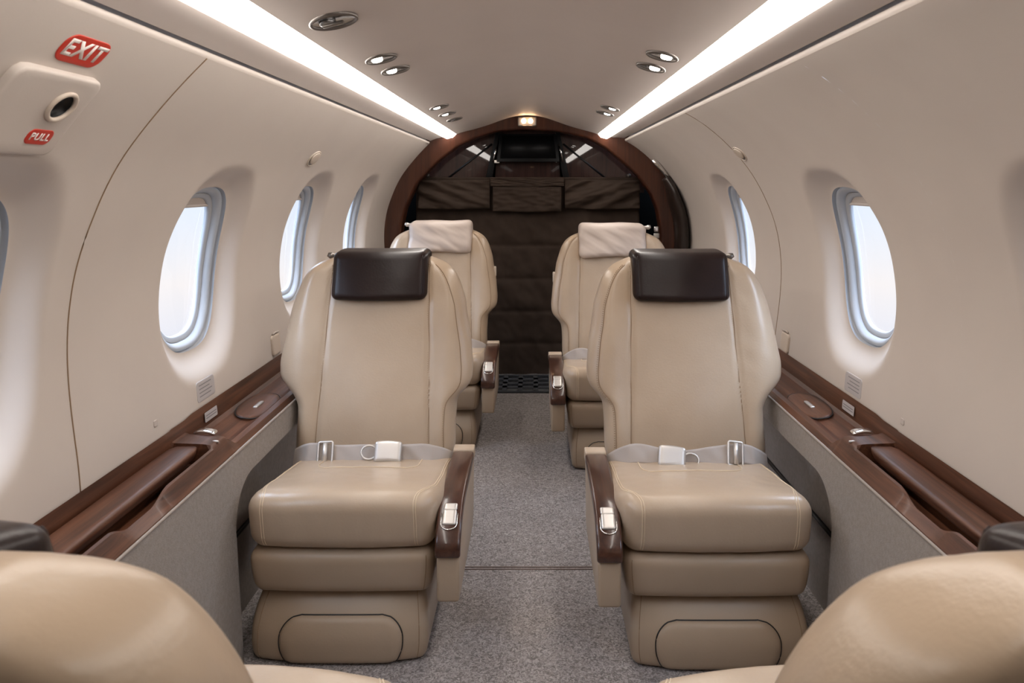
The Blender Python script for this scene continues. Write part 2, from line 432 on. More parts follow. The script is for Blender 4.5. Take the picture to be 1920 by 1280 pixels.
# ------------------------------------------------------------------ wooden side ledges
def ledge(sg, lab):
    root = empty('side_ledge', (sg * .72, 1.5, .45)); o = root.location
    def P(x, y, z): return (sg * x - o.x, y - o.y, z - o.z)
    lid = [(.7755, .524), (.7745, .516), (.773, .498), (.772, .455), (.69, .455), (.690, .484), (.687, .487), (.682, .485), (.664, .456), (.664, .449), (.7755, .44)]
    mid = [(.7755, .526), (.7745, .518), (.773, .499), (.769, .497), (.71, .495), (.70, .494), (.69, .492), (.682, .486), (.664, .456), (.664, .449), (.7755, .44)]
    tray = [(.7755, .53), (.7745, .520), (.772, .480), (.763, .472), (.712, .460), (.702, .461), (.690, .465), (.676, .463), (.668, .455), (.664, .449), (.7755, .44)]
    def sec(Y):
        if Y < 1.588:
            dip = sstep(1.20, 1.265, Y) * (1 - sstep(1.335, 1.40, Y)) * .019
            S = [list(p) for p in lid]
            for i in (5, 6, 7): S[i][1] -= dip
            if Y < .1: S = [list(p) for p in mid]
            return S
        if Y < 1.594: return mid
        a = sstep(1.65, 1.70, Y)
        return [(lerp(p[0], q[0], a), lerp(p[1], q[1], a)) for p, q in zip(mid, tray)]
    ys = [Y0 + .02, .09, .101] + [.2, .6, 1.0] + [1.18 + .008 * k for k in range(30)] + [1.5, 1.5875, 1.5945, 1.62, 1.645] + [1.65 + .005 * k for k in range(11)] + [1.8, 2.4, 3.2, Y1 - .01]
    rows = [[P(x, y, z) for x, z in sec(y)] for y in ys]
    mb = MB().grid(rows, False, True)
    mb.add(rows[-1], [tuple(range(11))]); mb.add(rows[0], [tuple(range(11))])
    mb.build('ledge_body', M['wood'], root, angle=.45)
    # rounded table lid
    def dl(p):
        x, y, z = p; t = (z - .470) / .027
        x += .012 * (1 - t) * sstep(.74, .70, x)
        if y > 1.54: x = lerp(x, .742, ((y - 1.54) / .045) ** 2 * .25)
        return P(x, y, z)
    rbox((.700, .12, .468), (.769, 1.584, .498), .011, (14, 60, 6), dl).build('table_lid', M['wood'], root)
    def dp(p): return P(*p)
    # cup holder lid, with its little pull
    cy, cx = 1.965, .724
    def ov(k, d): return [P(cx + .038 * k * math.copysign(abs(math.cos(a)) ** .8, math.cos(a)), cy + .105 * k * math.copysign(abs(math.sin(a)) ** .8, math.sin(a)), (.464) + (cx + .038 * k * math.cos(a) - .712) * .23 + d) for a in [2 * PI * i / 48 for i in range(48)]]
    lidc = MB().disc([ov(1, -.004), ov(1, .003), ov(.96, .0045), ov(.8, .0035), ov(.3, .003)]).build('cup_holder_lid', M['wood'], root)
    MB().tube(ov(1.03, .0015), .0016, 6, True).build('rim', M['black'], lidc)
    rbox((cx - .006, cy - .03, .467), (cx + .006, cy + .025, .474), .003, (4, 8, 3), dp).build('handle', M['silver'], lidc)
    # chrome latch in front of the raised end
    def dt(p):
        x, y, z = p; return P(x, y + .18 * (x - .73), z + .004 * math.cos((x - .73) * 60))
    rbox((.706, 1.652, .493), (.757, 1.676, .5005), .005, (14, 6, 4), dt).build('latch', M['chrome'], root)
    rbox((.683, 1.617, .489), (.697, 1.621, .4945), .0015, (3, 2, 2), dp).build('hinge', M['silver'], root)
    return tag(root, lab, 'ledge')
ledge(-1, 'long walnut side ledge with lidded table slot under the left windows')
ledge(1, 'long walnut side ledge with lidded table slot under the right windows')

# ------------------------------------------------------------------ things on the walls
def on_wall(sec, yc, tc, root):
    o = root.location
    return lambda a, b, d=0.: sec.at(yc + a, tc + b, -d) - o
def rr_outline(w, h, r, n=10):
    out = []
    for cx, cy, a0 in ((w - r, h - r, 0), (-w + r, h - r, PI / 2), (-w + r, -h + r, PI), (w - r, -h + r, 1.5 * PI)):
        for k in range(n + 1): out.append((cx + r * math.cos(a0 + PI / 2 * k / n), cy + r * math.sin(a0 + PI / 2 * k / n)))
    return out
def plate(F, w, h, r, th, edge=.003):
    ol = rr_outline(w, h, r); rows = [[F(a, b, -.001) for a, b in ol], [F(a, b, th - edge * .6) for a, b in ol], [F(a * (1 - edge * .4 / w), b * (1 - edge * .4 / h), th - edge * .2) for a, b in ol]]
    for k in (1 - edge / h, .75, .5, .25): rows.append([F(a * k, b * k, th) for a, b in ol])
    return MB().disc(rows)
def text_mesh(txt, size, F, off, d, mtl, name, parent, bold=.0, shear=0.):
    cu = bpy.data.curves.new(name, 'FONT'); cu.body = txt; cu.size = size; cu.align_x = 'CENTER'; cu.align_y = 'CENTER'; cu.offset = bold; cu.space_character = 1.12; cu.shear = shear; cu.resolution_u = 4
    tmp = bpy.data.objects.new(name, cu); COL.objects.link(tmp)
    bpy.context.view_layer.update()
    me = bpy.data.meshes.new_from_object(tmp.evaluated_get(bpy.context.evaluated_depsgraph_get()))
    bpy.data.objects.remove(tmp); bpy.data.curves.remove(cu)
    bm = bmesh.new(); bm.from_mesh(me)
    g = bmesh.ops.extrude_face_region(bm, geom=list(bm.faces))
    for v in [e for e in g['geom'] if isinstance(e, bmesh.types.BMVert)]: v.co.z = 1
    for v in bm.verts: v.co = F(v.co.x + off[0], v.co.y + off[1], d + (.0004 if v.co.z > .5 else 0))
    bm.to_mesh(me); bm.free(); me.materials.clear(); me.materials.append(mtl)
    return link(name, me, parent)
# exit sign
t = SL.t_of(1.227); root = empty('exit_sign', SL.at(.995, t)); F = on_wall(SL, .995, t, root)
plate(F, .047, .0225, .018, .0016, .001).build('sign_plate', M['red'], root)
text_mesh('EXIT', .0365, F, (0, 0), .0016, M['white'], 'lettering', root, .0012)
tag(root, 'red EXIT sign with white letters high on the left wall', 'sign')
# emergency handle cover
t = (SL.t_of(1.20) + SL.t_of(1.096)) / 2; root = empty('exit_handle_cover', SL.at(.988, t)); F = on_wall(SL, .988, t, root)
hc = (.034, .018)
ol = rr_outline(.087, .067, .017)
hole = [(hc[0] + .0205 * math.cos(2 * PI * i / 96), hc[1] + .0205 * math.sin(2 * PI * i / 96)) for i in range(96)]
def edge_hit(i):
    c, s_ = math.cos(2 * PI * i / 96), math.sin(2 * PI * i / 96); best = 9
    for (ax, az), (bx, bz) in zip(ol, ol[1:] + ol[:1]):
        ex, ez = bx - ax, bz - az; den = c * ez - s_ * ex
        if abs(den) < 1e-12: continue
        t_ = ((ax - hc[0]) * ez - (az - hc[1]) * ex) / den; u_ = ((ax - hc[0]) * s_ - (az - hc[1]) * c) / den
        if t_ > 0 and -1e-6 <= u_ <= 1 + 1e-6: best = min(best, t_)
    return (hc[0] + c * best, hc[1] + s_ * best)
ol = [edge_hit(i) for i in range(96)]
rows = [[F(a, b, -.002) for a, b in ol], [F(a, b, .008) for a, b in ol], [F(a * .985, b * .98, .0105) for a, b in ol], [F(a * .95, b * .94, .0115) for a, b in ol]]
for k in (.25, .5, .75, 1): rows.append([F(lerp(a * .95, c, k), lerp(b * .94, e, k), .0115) for (a, b), (c, e) in zip(ol, hole)])
rows.append([F(c, e, .004) for c, e in hole])
MB().grid(rows, False, True).build('cover_plate', M['wall'], root, angle=1.)
MB().disc([[F(hc[0] + .020 * k * math.cos(2 * PI * i / 32), hc[1] + .020 * k * math.sin(2 * PI * i / 32), d) for i in range(32)] for k, d in ((1, .0128), (.97, .0105), (.9, .002), (.5, .0016))]).build('finger_hole', M['black'], root)
MB().tube([F(hc[0] + .0225 * math.cos(2 * PI * i / 36), hc[1] + .0225 * math.sin(2 * PI * i / 36), .0125) for i in range(36)], .0036, 8, True).build('hole_ring', M['beige'], root)
F2 = lambda a, b, d=0.: F(a + .037, b - .035, d + .0112)
pl = plate(F2, .0255, .0125, .010, .0014, .001).build('pull_label', M['red'], root); pl['label'] = 'red PULL label'
text_mesh('PULL', .0165, F2, (0, 0), .0014, M['white'], 'lettering', pl, .0004)
tag(root, 'raised cream emergency handle cover with finger hole and red PULL label', 'panel')
# coat hooks (flush oval tabs)
def hook(sec, Y, Z, lab):
    t = sec.t_of(Z); root = empty('coat_hook', sec.at(Y, t)); F = on_wall(sec, Y, t, root)
    e = lambda k, d, n=32, s=1.: [F((.042) * k * math.cos(2 * PI * i / n), .026 * k * math.sin(2 * PI * i / n), d) for i in range(n)]
    MB().grid([e(1.12, -.001), e(1.1, .002), e(1.0, .003), e(.98, .0008)], False, True).build('rim', M['beige'], root)
    MB().disc([e(1., .0008), e(.5, .0008)]).build('pocket', M['lightbody'], root)
    e2 = lambda k, d, n=32: [F((.034) * k * math.cos(2 * PI * i / n) + .003, .021 * k * math.sin(2 * PI * i / n) + .003, d) for i in range(n)]
    MB().disc([e2(1, .001), e2(1, .004), e2(.95, .0048), e2(.5, .005)]).build('tab', M['beige'], root)
    tag(root, lab, 'coat hook', 'flush coat hooks on the cabin walls')
hook(SL, 2.318, 1.129, 'small cream coat hook on the left wall above the windows')
hook(SR, 2.383, 1.147, 'small cream coat hook on the right wall above the windows')
# little latches near the ledge
def latch(sec, Y, Z, lab):
    t = sec.t_of(Z); root = empty('wall_latch', sec.at(Y, t)); F = on_wall(sec, Y, t, root)
    plate(F, .034, .030, .012, .006, .004).build('latch_plate', M['beige'], root)
    MB().tube([F(-.02, .034, .004), F(.0, .036, .005), F(.03, .034, .004)], .003, 6).build('lip', M['shade'], root)
    tag(root, lab, 'latch', 'cream wall latches above the ledges')
latch(SL, 2.26, .565, 'small cream latch on the left wall beside the dark-headrest seat')
latch(SR, 2.32, .558, 'small cream latch on the right wall beside the dark-headrest seat')
# stickers
def sticker(sec, Y, Z, lab, lab2):
    t = sec.t_of(Z); root = empty('placard', sec.at(Y, t)); F = on_wall(sec, Y, t, root)
    plate(F, .047, .0235, .008, .0008, .0004).build('label_sheet', M['sticker'], root)
    mb = MB()
    for k, (wd) in enumerate((.026, .022, .027, .024)):
        b = .014 - .0085 * k
        mb.grid([[F(-.036, b - .0011, .0011), F(-.036, b + .0011, .0011)], [F(-.036 + wd * 2.5, b - .0011, .0011), F(-.036 + wd * 2.5, b + .0011, .0011)]])
    mb.build('print_lines', M['print'], root, smooth=False)
    tag(root, lab, 'placard', 'grey printed placards on the walls')
    # strip label on the wooden upstand just below
    r2 = empty('placard', (sec.sg * .7742, Y, .502)); mb = MB()
    Fb = lambda a, b, d=0.: Vector((sec.sg * (-.0035 - d + b * .10), a, b))
    MB().prism(rr_outline(.033, .011, .0015, 2), lambda p, d: Fb(p[0], p[1], d), 0, .001).build('label_sheet', M['sticker'], r2, smooth=False)
    for b in (.003, -.003): mb.grid([[Fb(-.028, b - .0012, .0013), Fb(-.028, b + .0012, .0013)], [Fb(.028, b - .0012, .0013), Fb(.028, b + .0012, .0013)]])
    mb.build('print_lines', M['print'], r2, smooth=False)
    tag(r2, lab2, 'placard', 'grey strip placards on the ledges')
sticker(SL, 1.782, .563, 'grey printed placard on the left wall just above the wooden ledge', 'narrow grey strip placard on the wooden upstand of the left ledge')
sticker(SR, 1.83, .558, 'grey printed placard on the right wall just above the wooden ledge', 'narrow grey strip placard on the wooden upstand of the right ledge')
def dot(sec, Y, Z, lab):
    t = sec.t_of(Z); root = empty('wall_socket', sec.at(Y, t)); F = on_wall(sec, Y, t, root)
    o = plate(F, .0075, .0065, .003, .002, .001).build('socket_cover', M['shade'], root)
    tag(root, lab, 'socket', 'tiny wall sockets')
dot(SL, 1.543, .556, 'tiny beige socket low on the left wall')
dot(SR, 1.582, .547, 'tiny beige socket low on the right wall')

# ------------------------------------------------------------------ seats
BW = smooth_table([(0, .221), (.10, .220), (.150, .222), (.172, .228), (.192, .250), (.21, .263), (.25, .266), (.33, .257), (.43, .241), (.49, .222), (.520, .205), (.542, .184), (.555, .163), (.563, .140)], 220, .012)
TH = .262                                # lean, tangent of the recline
def make_seat(m, pale, TH=.262):
    """m = +1: the armrest stands on the +x side"""
    parts = {}; w0 = .25; L = .563; CS = 1 / math.sqrt(1 + TH * TH)
    def WF(x, z):
        if x * m >= 0: return interp(BW, z) + (.016 * (1 - sstep(.45, .55, z)) if TH > .3 else 0)
        k = sstep(.14, .2, z); return interp(BW, z - .016 * (1 - sstep(.26, .36, z))) + (lerp(-.006, .011, k) if TH < .3 else lerp(-.014, -.016, k))
    def dback(p):
        x, y, z = p
        u = x / w0; W = WF(x, z)
        xs = u * W
        fr = max(0., -y / .05)
        lum = .016 * math.exp(-((z - .13) / .13) ** 2) * max(0, 1 - (xs / .15) ** 2)
        bol = .011 * math.exp(-((abs(xs) - .20) / .04) ** 2) * sstep(0, .1, z)
        sx = lerp(.155, .137, z / L); gr = -.006 * math.exp(-((abs(xs) - sx) / .006) ** 2) * sstep(.0, .03, L - z)
        wr = .0045 * nz(x * 6 + 3 * m, z * 5, 2) + .0012 * nz(x * 18, z * 24 + x * 18, 7) * sstep(.12, .18, abs(xs))
        y2 = y - fr * (lum + bol + gr + wr)
        if y > 0: y2 += .008 * (1 - u * u)
        x2 = xs + .0016 * nz(z * 14, y * 9, m * 5)
        return (x2 - .015 * m, .415 + y2 + z * TH * CS, .297 + z * CS)
    B = RBox((-w0, -.05, 0), (w0, .05, L), .046, (70, 12, 84), dback)
    parts['backrest'] = B.into(MB()).mesh('backrest', M['leather'])
    def stitched(path, nrm=Vector((0, -1, .25)), r=.0011, gap=.006, dash=.0032, lift=0.):
        mb = MB().tube(path, r, 5)
        acc = 0; nxt = gap
        for a, b in zip(path, path[1:]):
            a, b = Vector(a), Vector(b); l = (b - a).length
            while acc + l >= nxt and l > 0:
                p = a + (b - a) * ((nxt - acc) / l); t = (b - a).normalized(); s_ = t.cross(nrm).normalized()
                for sd in (-1,):
                    c = p + s_ * sd * .0042
                    mb.box(c, (.0006, dash / 2, .0006), Matrix((s_.cross(t), s_, t)).transposed())
                nxt += gap
            acc += l
        return mb
    for i, sx in enumerate((-1, 1)):
        path = [B.surf((sx * lerp(.155, .137, z / L) * w0 / WF(sx, z), -.05, z)) for z in [.012 + .53 * k / 50 for k in range(51)]]
        parts['backrest/seam#%d' % i] = stitched([p + Vector((0, -.0012, 0)) for p in path]).mesh('seam', M['thread'])
    # welt inside the aisle edge
    path = []
    for z in [.02 + .525 * k / 70 for k in range(71)]:
        W = interp(BW, z); path.append(B.surf((m * w0 * (1 - .026 / W), -.05, z)) + Vector((0, -.0006, 0)))
    if TH < .3:
        parts['backrest/seam#2'] = stitched(path).mesh('seam', M['thread'])
    # seam around the rear shell
    path = [B.surf((sx_, .05, z)) + Vector((0, .0006, 0)) for sx_, z in [(-.20, .03 + .485 * k / 30) for k in range(31)] + [(-.20 + .40 * k / 20, .515 + .024 * math.sin(PI * k / 20)) for k in range(1, 20)] + [(.20, .515 - .485 * k / 30) for k in range(31)]]
    parts['backrest/seam#3'] = MB().tube(path, .0022, 6).mesh('seam', M['thread'])
    # headrest
    hz0, hz1, hx = (.442, .583, .135) if not pale else (.452, .602, .145)
    if TH > .3: hx, hz1 = .104, .570
    def dh(p):
        x, y, z = p; t = (z - hz0) / (hz1 - hz0)
        y2 = y + .010 * (x / hx) ** 2
        if pale:
            k = .5 + .5 * (1 - t)
            f = nz(x * 16 + z * 22 + 9 * m, z * 9 - x * 6, 3 * m)
            y2 -= (.011 * f + .0035 * nz(x * 40 + z * 55, z * 20, 1)) * k
            z += .005 * math.cos(x * 22) * (1 - t) + .003 * nz(x * 12, 4, m)
            x += .004 * nz(z * 20, 1, m) * (1 if abs(x) > hx * .9 else 0)
        else:
            y2 -= .0025 * nz(x * 10, z * 12, 4 + m)
            z -= .003 * math.cos(x * 11) * (1 - t)
        z -= (.004 if TH < .3 else .014) * t * t * sstep(-.015, -.085, y)
        return (x - .015 * m, .415 + y2 + z * TH * CS, .297 + z * CS)
    HB = RBox((-hx, -.084, hz0), (hx, .030, hz1), .020 if not pale else .024, (40, 12, 30), dh)
    parts['headrest'] = HB.into(MB()).mesh('headrest', M['cover'] if pale else M['dark'])
    if not pale:
        for i, sx in enumerate((-1, 1)):
            parts['headrest/piping#%d' % i] = MB().tube([HB.surf((sx * (hx - .012), -.084, hz0 + .008 + (hz1 - hz0 - .016) * k / 14)) for k in range(15)], .0016, 6).mesh('piping', M['dark'])
    ct = Vector((-m * (hx + .010) - .015 * m, .415 - .01 + (hz1 - .022) * TH * CS, .297 + (hz1 - .022) * CS))
    R = Matrix.Rotation(.0, 3, 'X')
    parts['headrest/bracket'] = MB().tube([ct + Vector((m * .03, .01, 0)), ct, ct + Vector((-m * .008, -.004, .002)), ct + Vector((-m * .018, -.006, .006))], [.008, .008, .0105, .006], 10).mesh('bracket', M['silver'] if pale else M['lightbody'])
    # seat cushion
    def dc(p):
        x, y, z = p; t = (z - .252) / .123; u = x / .212
        z2 = z + t * (.010 * (1 - u * u) - .15 * max(0, y - .02) - .006 * math.exp(-((y - .2) / .1) ** 2) * (1 - u * u))
        y2 = y - .014 * (1 - u * u) * (1 - sstep(.0, .15, y)) + (1 - t) ** 2 * .022 * (1 - sstep(.0, .1, y))
        w = .0022 * nz(x * 10 + m, y * 12, 3) + .0012 * nz(x * 34 + y * 20, y * 30, 8)
        z2 += t * w; y2 += (1 - sstep(.0, .08, y)) * (w * .8)
        x2 = x * (1 - .02 * (1 - t)) + .002 * nz(y * 9, z * 12, m) + m * .008
        if x2 * m > 0: x2 -= x2 / .212 * .02 * (1 - sstep(-.03, .06, y)) * (.6 + .4 * t)
        return (x2, y2, z2)
    Cb = RBox((-.212, -.028, .252), (.212, .43, .375), .034, (64, 60, 20), dc)
    parts['seat_cushion'] = Cb.into(MB()).mesh('seat_cushion', M['leather'])
    for i, (sx, off) in enumerate(((-1, 0), (-1, .0055), (1, 0), (1, .0055))):
        x = sx * (.176 - off); x2 = sx * (.196 - off)
        path = [Cb.surf((x, -.028, .257 + .118 * k / 16)) for k in range(17)] + [Cb.surf((lerp(x, x2, sstep(-.02, .08, yy)), yy, .375)) for yy in [-.026 + .40 * k / 30 for k in range(1, 31)]]
        parts['seat_cushion/seam#%d' % i] = MB().tube(path, .0011, 5).mesh('seam', M['thread_pale'])
    path = [(-.125, .36 - .0115 * k) for k in range(10)] + [(-.125 + .03 * (1 - math.cos(a)), .245 - .035 * math.sin(a)) for a in [PI / 2 * k / 8 for k in range(9)]] + [(-.095 + .19 * k / 12, .21) for k in range(1, 12)] + [(.095 + .03 * math.sin(a), .245 - .035 * math.cos(a)) for a in [PI / 2 * k / 8 for k in range(9)]] + [(.125, .252 + .012 * k) for k in range(10)]
    parts['seat_cushion/seam#4'] = MB().tube([Cb.surf((x, y, .375)) + Vector((0, 0, .0008)) for x, y in path], .0015, 5).mesh('seam', M['thread_pale'])
    # leg rest pad under the cushion
    def dlr(p):
        x, y, z = p; t = (z - .148) / .103; u = x / .203
        return (x * (1 - .05 * (1 - t) ** 2), y - .006 * (1 - u * u) * (1 - sstep(0, .1, y)) + .018 * (1 - t) ** 2 * (1 - sstep(0, .1, y)) + .001 * nz(x * 9, z * 20, m), z)
    LB = RBox((-.203, -.008, .148), (.203, .34, .251), .024, (44, 24, 18), dlr)
    parts['leg_rest'] = LB.into(MB()).mesh('leg_rest', M['leather_shaded'])
    sb = MB().tube([LB.surf((m * .188, -.008, .156 + .088 * k / 12)) for k in range(13)], .0010, 5)
    parts['leg_rest/seam'] = sb.mesh('seam', M['thread'])
    # base
    def db(p):
        x, y, z = p; t = (z - .002) / .148
        k = 1 - .085 * max(0, (t - .35) / .65) ** 2 - .04 * max(0, (.3 - t) / .3) ** 2
        y2 = y + .055 * max(0, (t - .3) / .7) ** 2 + .004 * max(0, (.3 - t) / .3) ** 2 - .006 + .018 * (x / .19) ** 4 * (1 - sstep(0, .2, y))
        if x * m < 0: k *= 1.085
        return (x * k, y2, z)
    Bb = RBox((-.188, 0, .002), (.188, .36, .150), .014, (44, 30, 24), db)
    parts['base'] = Bb.into(MB()).mesh('base', M['leather_shaded'])
    P, Q = [], []
    for j in range(25):
        z = .004 + .099 * j / 24
        hw = .135 - (.012 * (1 - j / 12) ** 2 if j < 12 else 0); rc = .045
        if z > .103 - rc: hw -= rc - math.sqrt(max(0, rc * rc - (z - (.103 - rc)) ** 2))
        r1, r2 = [], []
        for i in range(41):
            x = -hw + 2 * hw * i / 40; s_ = Bb.surf((x / 1.085 if x * m < 0 else x, 0, z))
            e = min(1., min(i, 40 - i) / 3, (24 - j) / 2 + .01)
            r1.append(s_ + Vector((0, -.0015 - .0065 * math.sqrt(e), 0))); r2.append(s_ + Vector((0, .008, 0)))
        P.append(r1); Q.append(r2)
    mb = MB().grid(P).grid(Q); mb.grid([[p[0] for p in P], [q[0] for q in Q]]); mb.grid([[p[-1] for p in P], [q[-1] for q in Q]]); mb.grid([P[0], Q[0]]); mb.grid([P[-1], Q[-1]])
    pm = mb.mesh('front_panel', M['leather_shaded']); parts['base/front_panel'] = pm
    ol = [P[j][0] for j in range(25)] + P[24][1:-1] + [P[j][-1] for j in range(24, -1, -1)]
    parts['base/panel_gap'] = MB().tube([Vector(p) + Vector((0, .0008, 0)) for p in ol], .0017, 6).mesh('panel_gap', M['black'])
    for i, sx in enumerate((-1, 1)): parts['base/seam#%d' % i] = MB().tube([Bb.surf((sx * .170, 0, .008 + .134 * k / 16)) for k in range(17)], .0009, 5).mesh('seam', M['thread'])
    parts['gap_shade_block'] = MB().box((0, .19, .0045), (.165, .155, .004)).mesh('gap_shade_block', M['black'], bevel=.002)  # black block standing in for the shadow in the gap under the base
    # armrest: padded body, wooden cap, end pad, control buttons
    xa, xb = sorted((m * .213, m * .262))
    body = [(-.032, .152), (-.034, .250), (-.022, .280), (.012, .308), (.07, .322), (.362, .330), (.372, .320), (.350, .170), (.32, .152)]
    def px(p, x): return (x, p[0], p[1])
    parts['armrest'] = MB().prism(body, px, xa, xb).mesh('armrest', M['leather_shaded'], bevel=.007)
    xa2, xb2 = sorted((m * .210, m * .265))
    topc = [(-.044, .252), (-.046, .272), (-.038, .290), (-.018, .310), (.012, .330), (.05, .343), (.10, .349), (.20, .351), (.322, .352)]
    botc = [(.322, .326), (.20, .324), (.10, .322), (.05, .316), (.012, .303), (-.014, .283), (-.026, .268), (-.030, .252)]
    parts['armrest/wood_cap'] = MB().prism(topc + botc, px, xa2, xb2).mesh('wood_cap', M['woodarm'], bevel=.006, seg=3)
    parts['armrest/end_pad'] = MB().prism([(.324, .326), (.324, .354), (.33, .357), (.362, .356), (.368, .350), (.368, .326)], px, xa2, xb2).mesh('end_pad', M['leather'], bevel=.004)
    xc = m * .2375
    def slope(s_):     # point on the cap's sloping front, s_ from the top
        T = topc[::-1]; acc = 0
        for a, b in zip(T, T[1:]):
            l = math.hypot(b[0] - a[0], b[1] - a[1])
            if acc + l >= s_:
                k = (s_ - acc) / l; d = Vector((0, b[0] - a[0], b[1] - a[1])).normalized()
                return Vector((0, lerp(a[0], b[0], k), lerp(a[1], b[1], k))), d
            acc += l
        return Vector((0, T[-1][0], T[-1][1])), Vector((0, 0, -1))
    for nm, s0, ln, h in (('upper_button', .300, .010, .0035), ('lower_button', .328, .018, .005)):
        c, d = slope(s0); n = Vector((1, 0, 0)).cross(d); n = -n if n.z < 0 else n
        Rm = Matrix((Vector((1, 0, 0)), d, n)).transposed()
        parts['armrest/' + nm] = rbox((-.0155, -ln, -.004), (.0155, ln, h), .004, (8, 8, 5), lambda p, c=c, Rm=Rm: Vector((xc, 0, 0)) + c + Rm @ Vector(p)).mesh(nm, M['silver'])
    c, d = slope(.331); n = Vector((1, 0, 0)).cross(d); n = -n if n.z < 0 else n
    U = [(-.0175, -.012), (-.0175, .008)] + [(-.0175 * math.cos(a), .012 + .0135 * math.sin(a)) for a in [PI * k / 10 for k in range(11)]] + [(.0175, .008), (.0175, -.012)]
    parts['armrest/button_ring'] = MB().tube([Vector((xc + u, 0, 0)) + c + d * v + n * .0008 for u, v in U], .0013, 6).mesh('button_ring', M['chrome'])
    # recline tab on the aisle edge of the back
    q = B.surf((m * w0, 0, .36))
    if pale: parts['backrest/recline_tab'] = rbox((q.x - .006, q.y - .012, q.z - .024), (q.x + .006, q.y + .012, q.z + .024), .004, (4, 5, 8)).mesh('recline_tab', M['beige'])
    # belt lying across the junction of back and cushion
    def bc(x):
        a = abs(x) / .225
        yy = .350 - .010 * math.cos(x * 9) + .045 * max(0, a - .72) / .28 * .8
        zz = .342 + .004 * math.sin(x * 26 + m) - .004 * math.cos(x * 14) - .040 * (max(0, a - .55) / .45) ** 2
        return Vector((x - .005 * m, yy - .044, zz + .013 * (1 - max(0, a - .7) / .3)))
    P, Q = [], []
    for i in range(81):
        x = lerp(-.226 if m < 0 else -.206, .226 if m > 0 else .206, i / 80); c = bc(x); tw = .10 * math.sin(x * 30 + 1.5 * m)
        wv = Vector((0, .42 + tw, .9)).normalized() * (.0245 * (1 - .18 * math.exp(-((x - m * .045 + m * .0) / .05) ** 2)))
        nn = Vector((0, -.9, .42)).normalized()
        r1, r2 = [], []
        for j in range(9):
            v = -1 + 2 * j / 8; o_ = nn * (.0015 * math.sin(x * 120 + v * 3) * .5)
            r1.append(c + wv * v + o_ + nn * .0013); r2.append(c + wv * v + o_ - nn * .0013)
        P.append(r1 + r2[::-1])
    parts['seat_belt'] = MB().grid(P, False, True).mesh('seat_belt', M['web'])
    def onbelt(x):
        c = bc(x); e = bc(x + .01) - bc(x - .01); ex = e.normalized(); n = Vector((0, -.9, .42)).normalized(); up = n.cross(ex); up = -up if up.z < 0 else up
        return c + n * .003, Matrix((ex, up.cross(ex), up)).transposed(), n
    c, Rm, n = onbelt(m * .053)
    parts['seat_belt/buckle'] = rbox((-.0345, -.013, -.026), (.0345, .006, .026), .007, (14, 6, 12), lambda p: c + n * .011 + Rm @ Vector((p[0], p[1] * (1 if n.y else 1), p[2] + .003 * math.cos(p[0] * 40)))).mesh('buckle', M['silver'])
    lp = c + Rm @ Vector((-m * .034, 0, 0))
    loop = [lp + Rm @ Vector((-m * (.016 + .020 * math.cos(a)), 0, .017 * math.sin(a))) + n * .006 for a in [2 * PI * k / 16 for k in range(16)]]
    parts['seat_belt/buckle_tongue'] = MB().tube(loop, .0026, 6, True).mesh('buckle_tongue', M['silver'])
    c2, R2, n2 = onbelt(-m * .112)
    mb = MB(); ol = rr_outline(.0185, .029, .005, 4); R2t = R2 @ Matrix.Rotation(-m * .16, 3, 'Y')
    mb.tube([c2 + n2 * .004 + R2t @ Vector((a, 0, b)) for a, b in ol], .0032, 6, True)
    mb.tube([c2 + n2 * .008 + R2t @ Vector((0, 0, b)) for b in (-.026, .026)], .0062, 10)
    parts['seat_belt/adjuster'] = mb.mesh('adjuster', M['silver'])
    return parts
LAB = {'headrest': ('dark brown leather headrest pad', 'pale crinkled leather headrest cover'), 'armrest/wood_cap': 'glossy walnut armrest cap', 'seat_belt/buckle': 'brushed silver buckle', 'armrest/lower_button': 'silver button', 'armrest/upper_button': 'silver button'}
CACHE = {}
def seat(m, pale, loc, rz, label, grp, th=.262):
    key = (m, pale, th)
    if key not in CACHE: CACHE[key] = make_seat(m, pale, th)
    root = empty('cabin_seat', loc, rz); made = {}
    for k, me in CACHE[key].items():
        a = k.split('/'); par = root if len(a) == 1 else made[a[0]]
        o = link(a[-1].split('#')[0], me, par); made[k] = o
        if k in LAB: o['label'] = LAB[k] if isinstance(LAB[k], str) else LAB[k][1 if pale else 0]
    return tag(root, label, 'seat', grp)
GS = 'tan leather cabin seats'
seat(1, False, (-.422, 1.633, 0), 0, 'tan leather seat with dark headrest facing the camera, left of the aisle', GS)
seat(-1, False, (.398, 1.612, 0), 0, 'tan leather seat with dark headrest facing the camera, right of the aisle', GS)
seat(1, True, (-.417, 2.955, 0), 0, 'tan leather seat with pale crinkled headrest cover in the far row, left', GS)
seat(-1, True, (.325, 2.735, 0), 0, 'tan leather seat with pale crinkled headrest cover in the far row, right', GS)
seat(-1, False, (-.377, 1.016, 0), PI - .06, 'tan leather seat seen from behind in the lower left corner', GS, .32)
seat(1, False, (.352, 1.016, 0), PI + .06, 'tan leather seat seen from behind in the lower right corner', GS, .32)

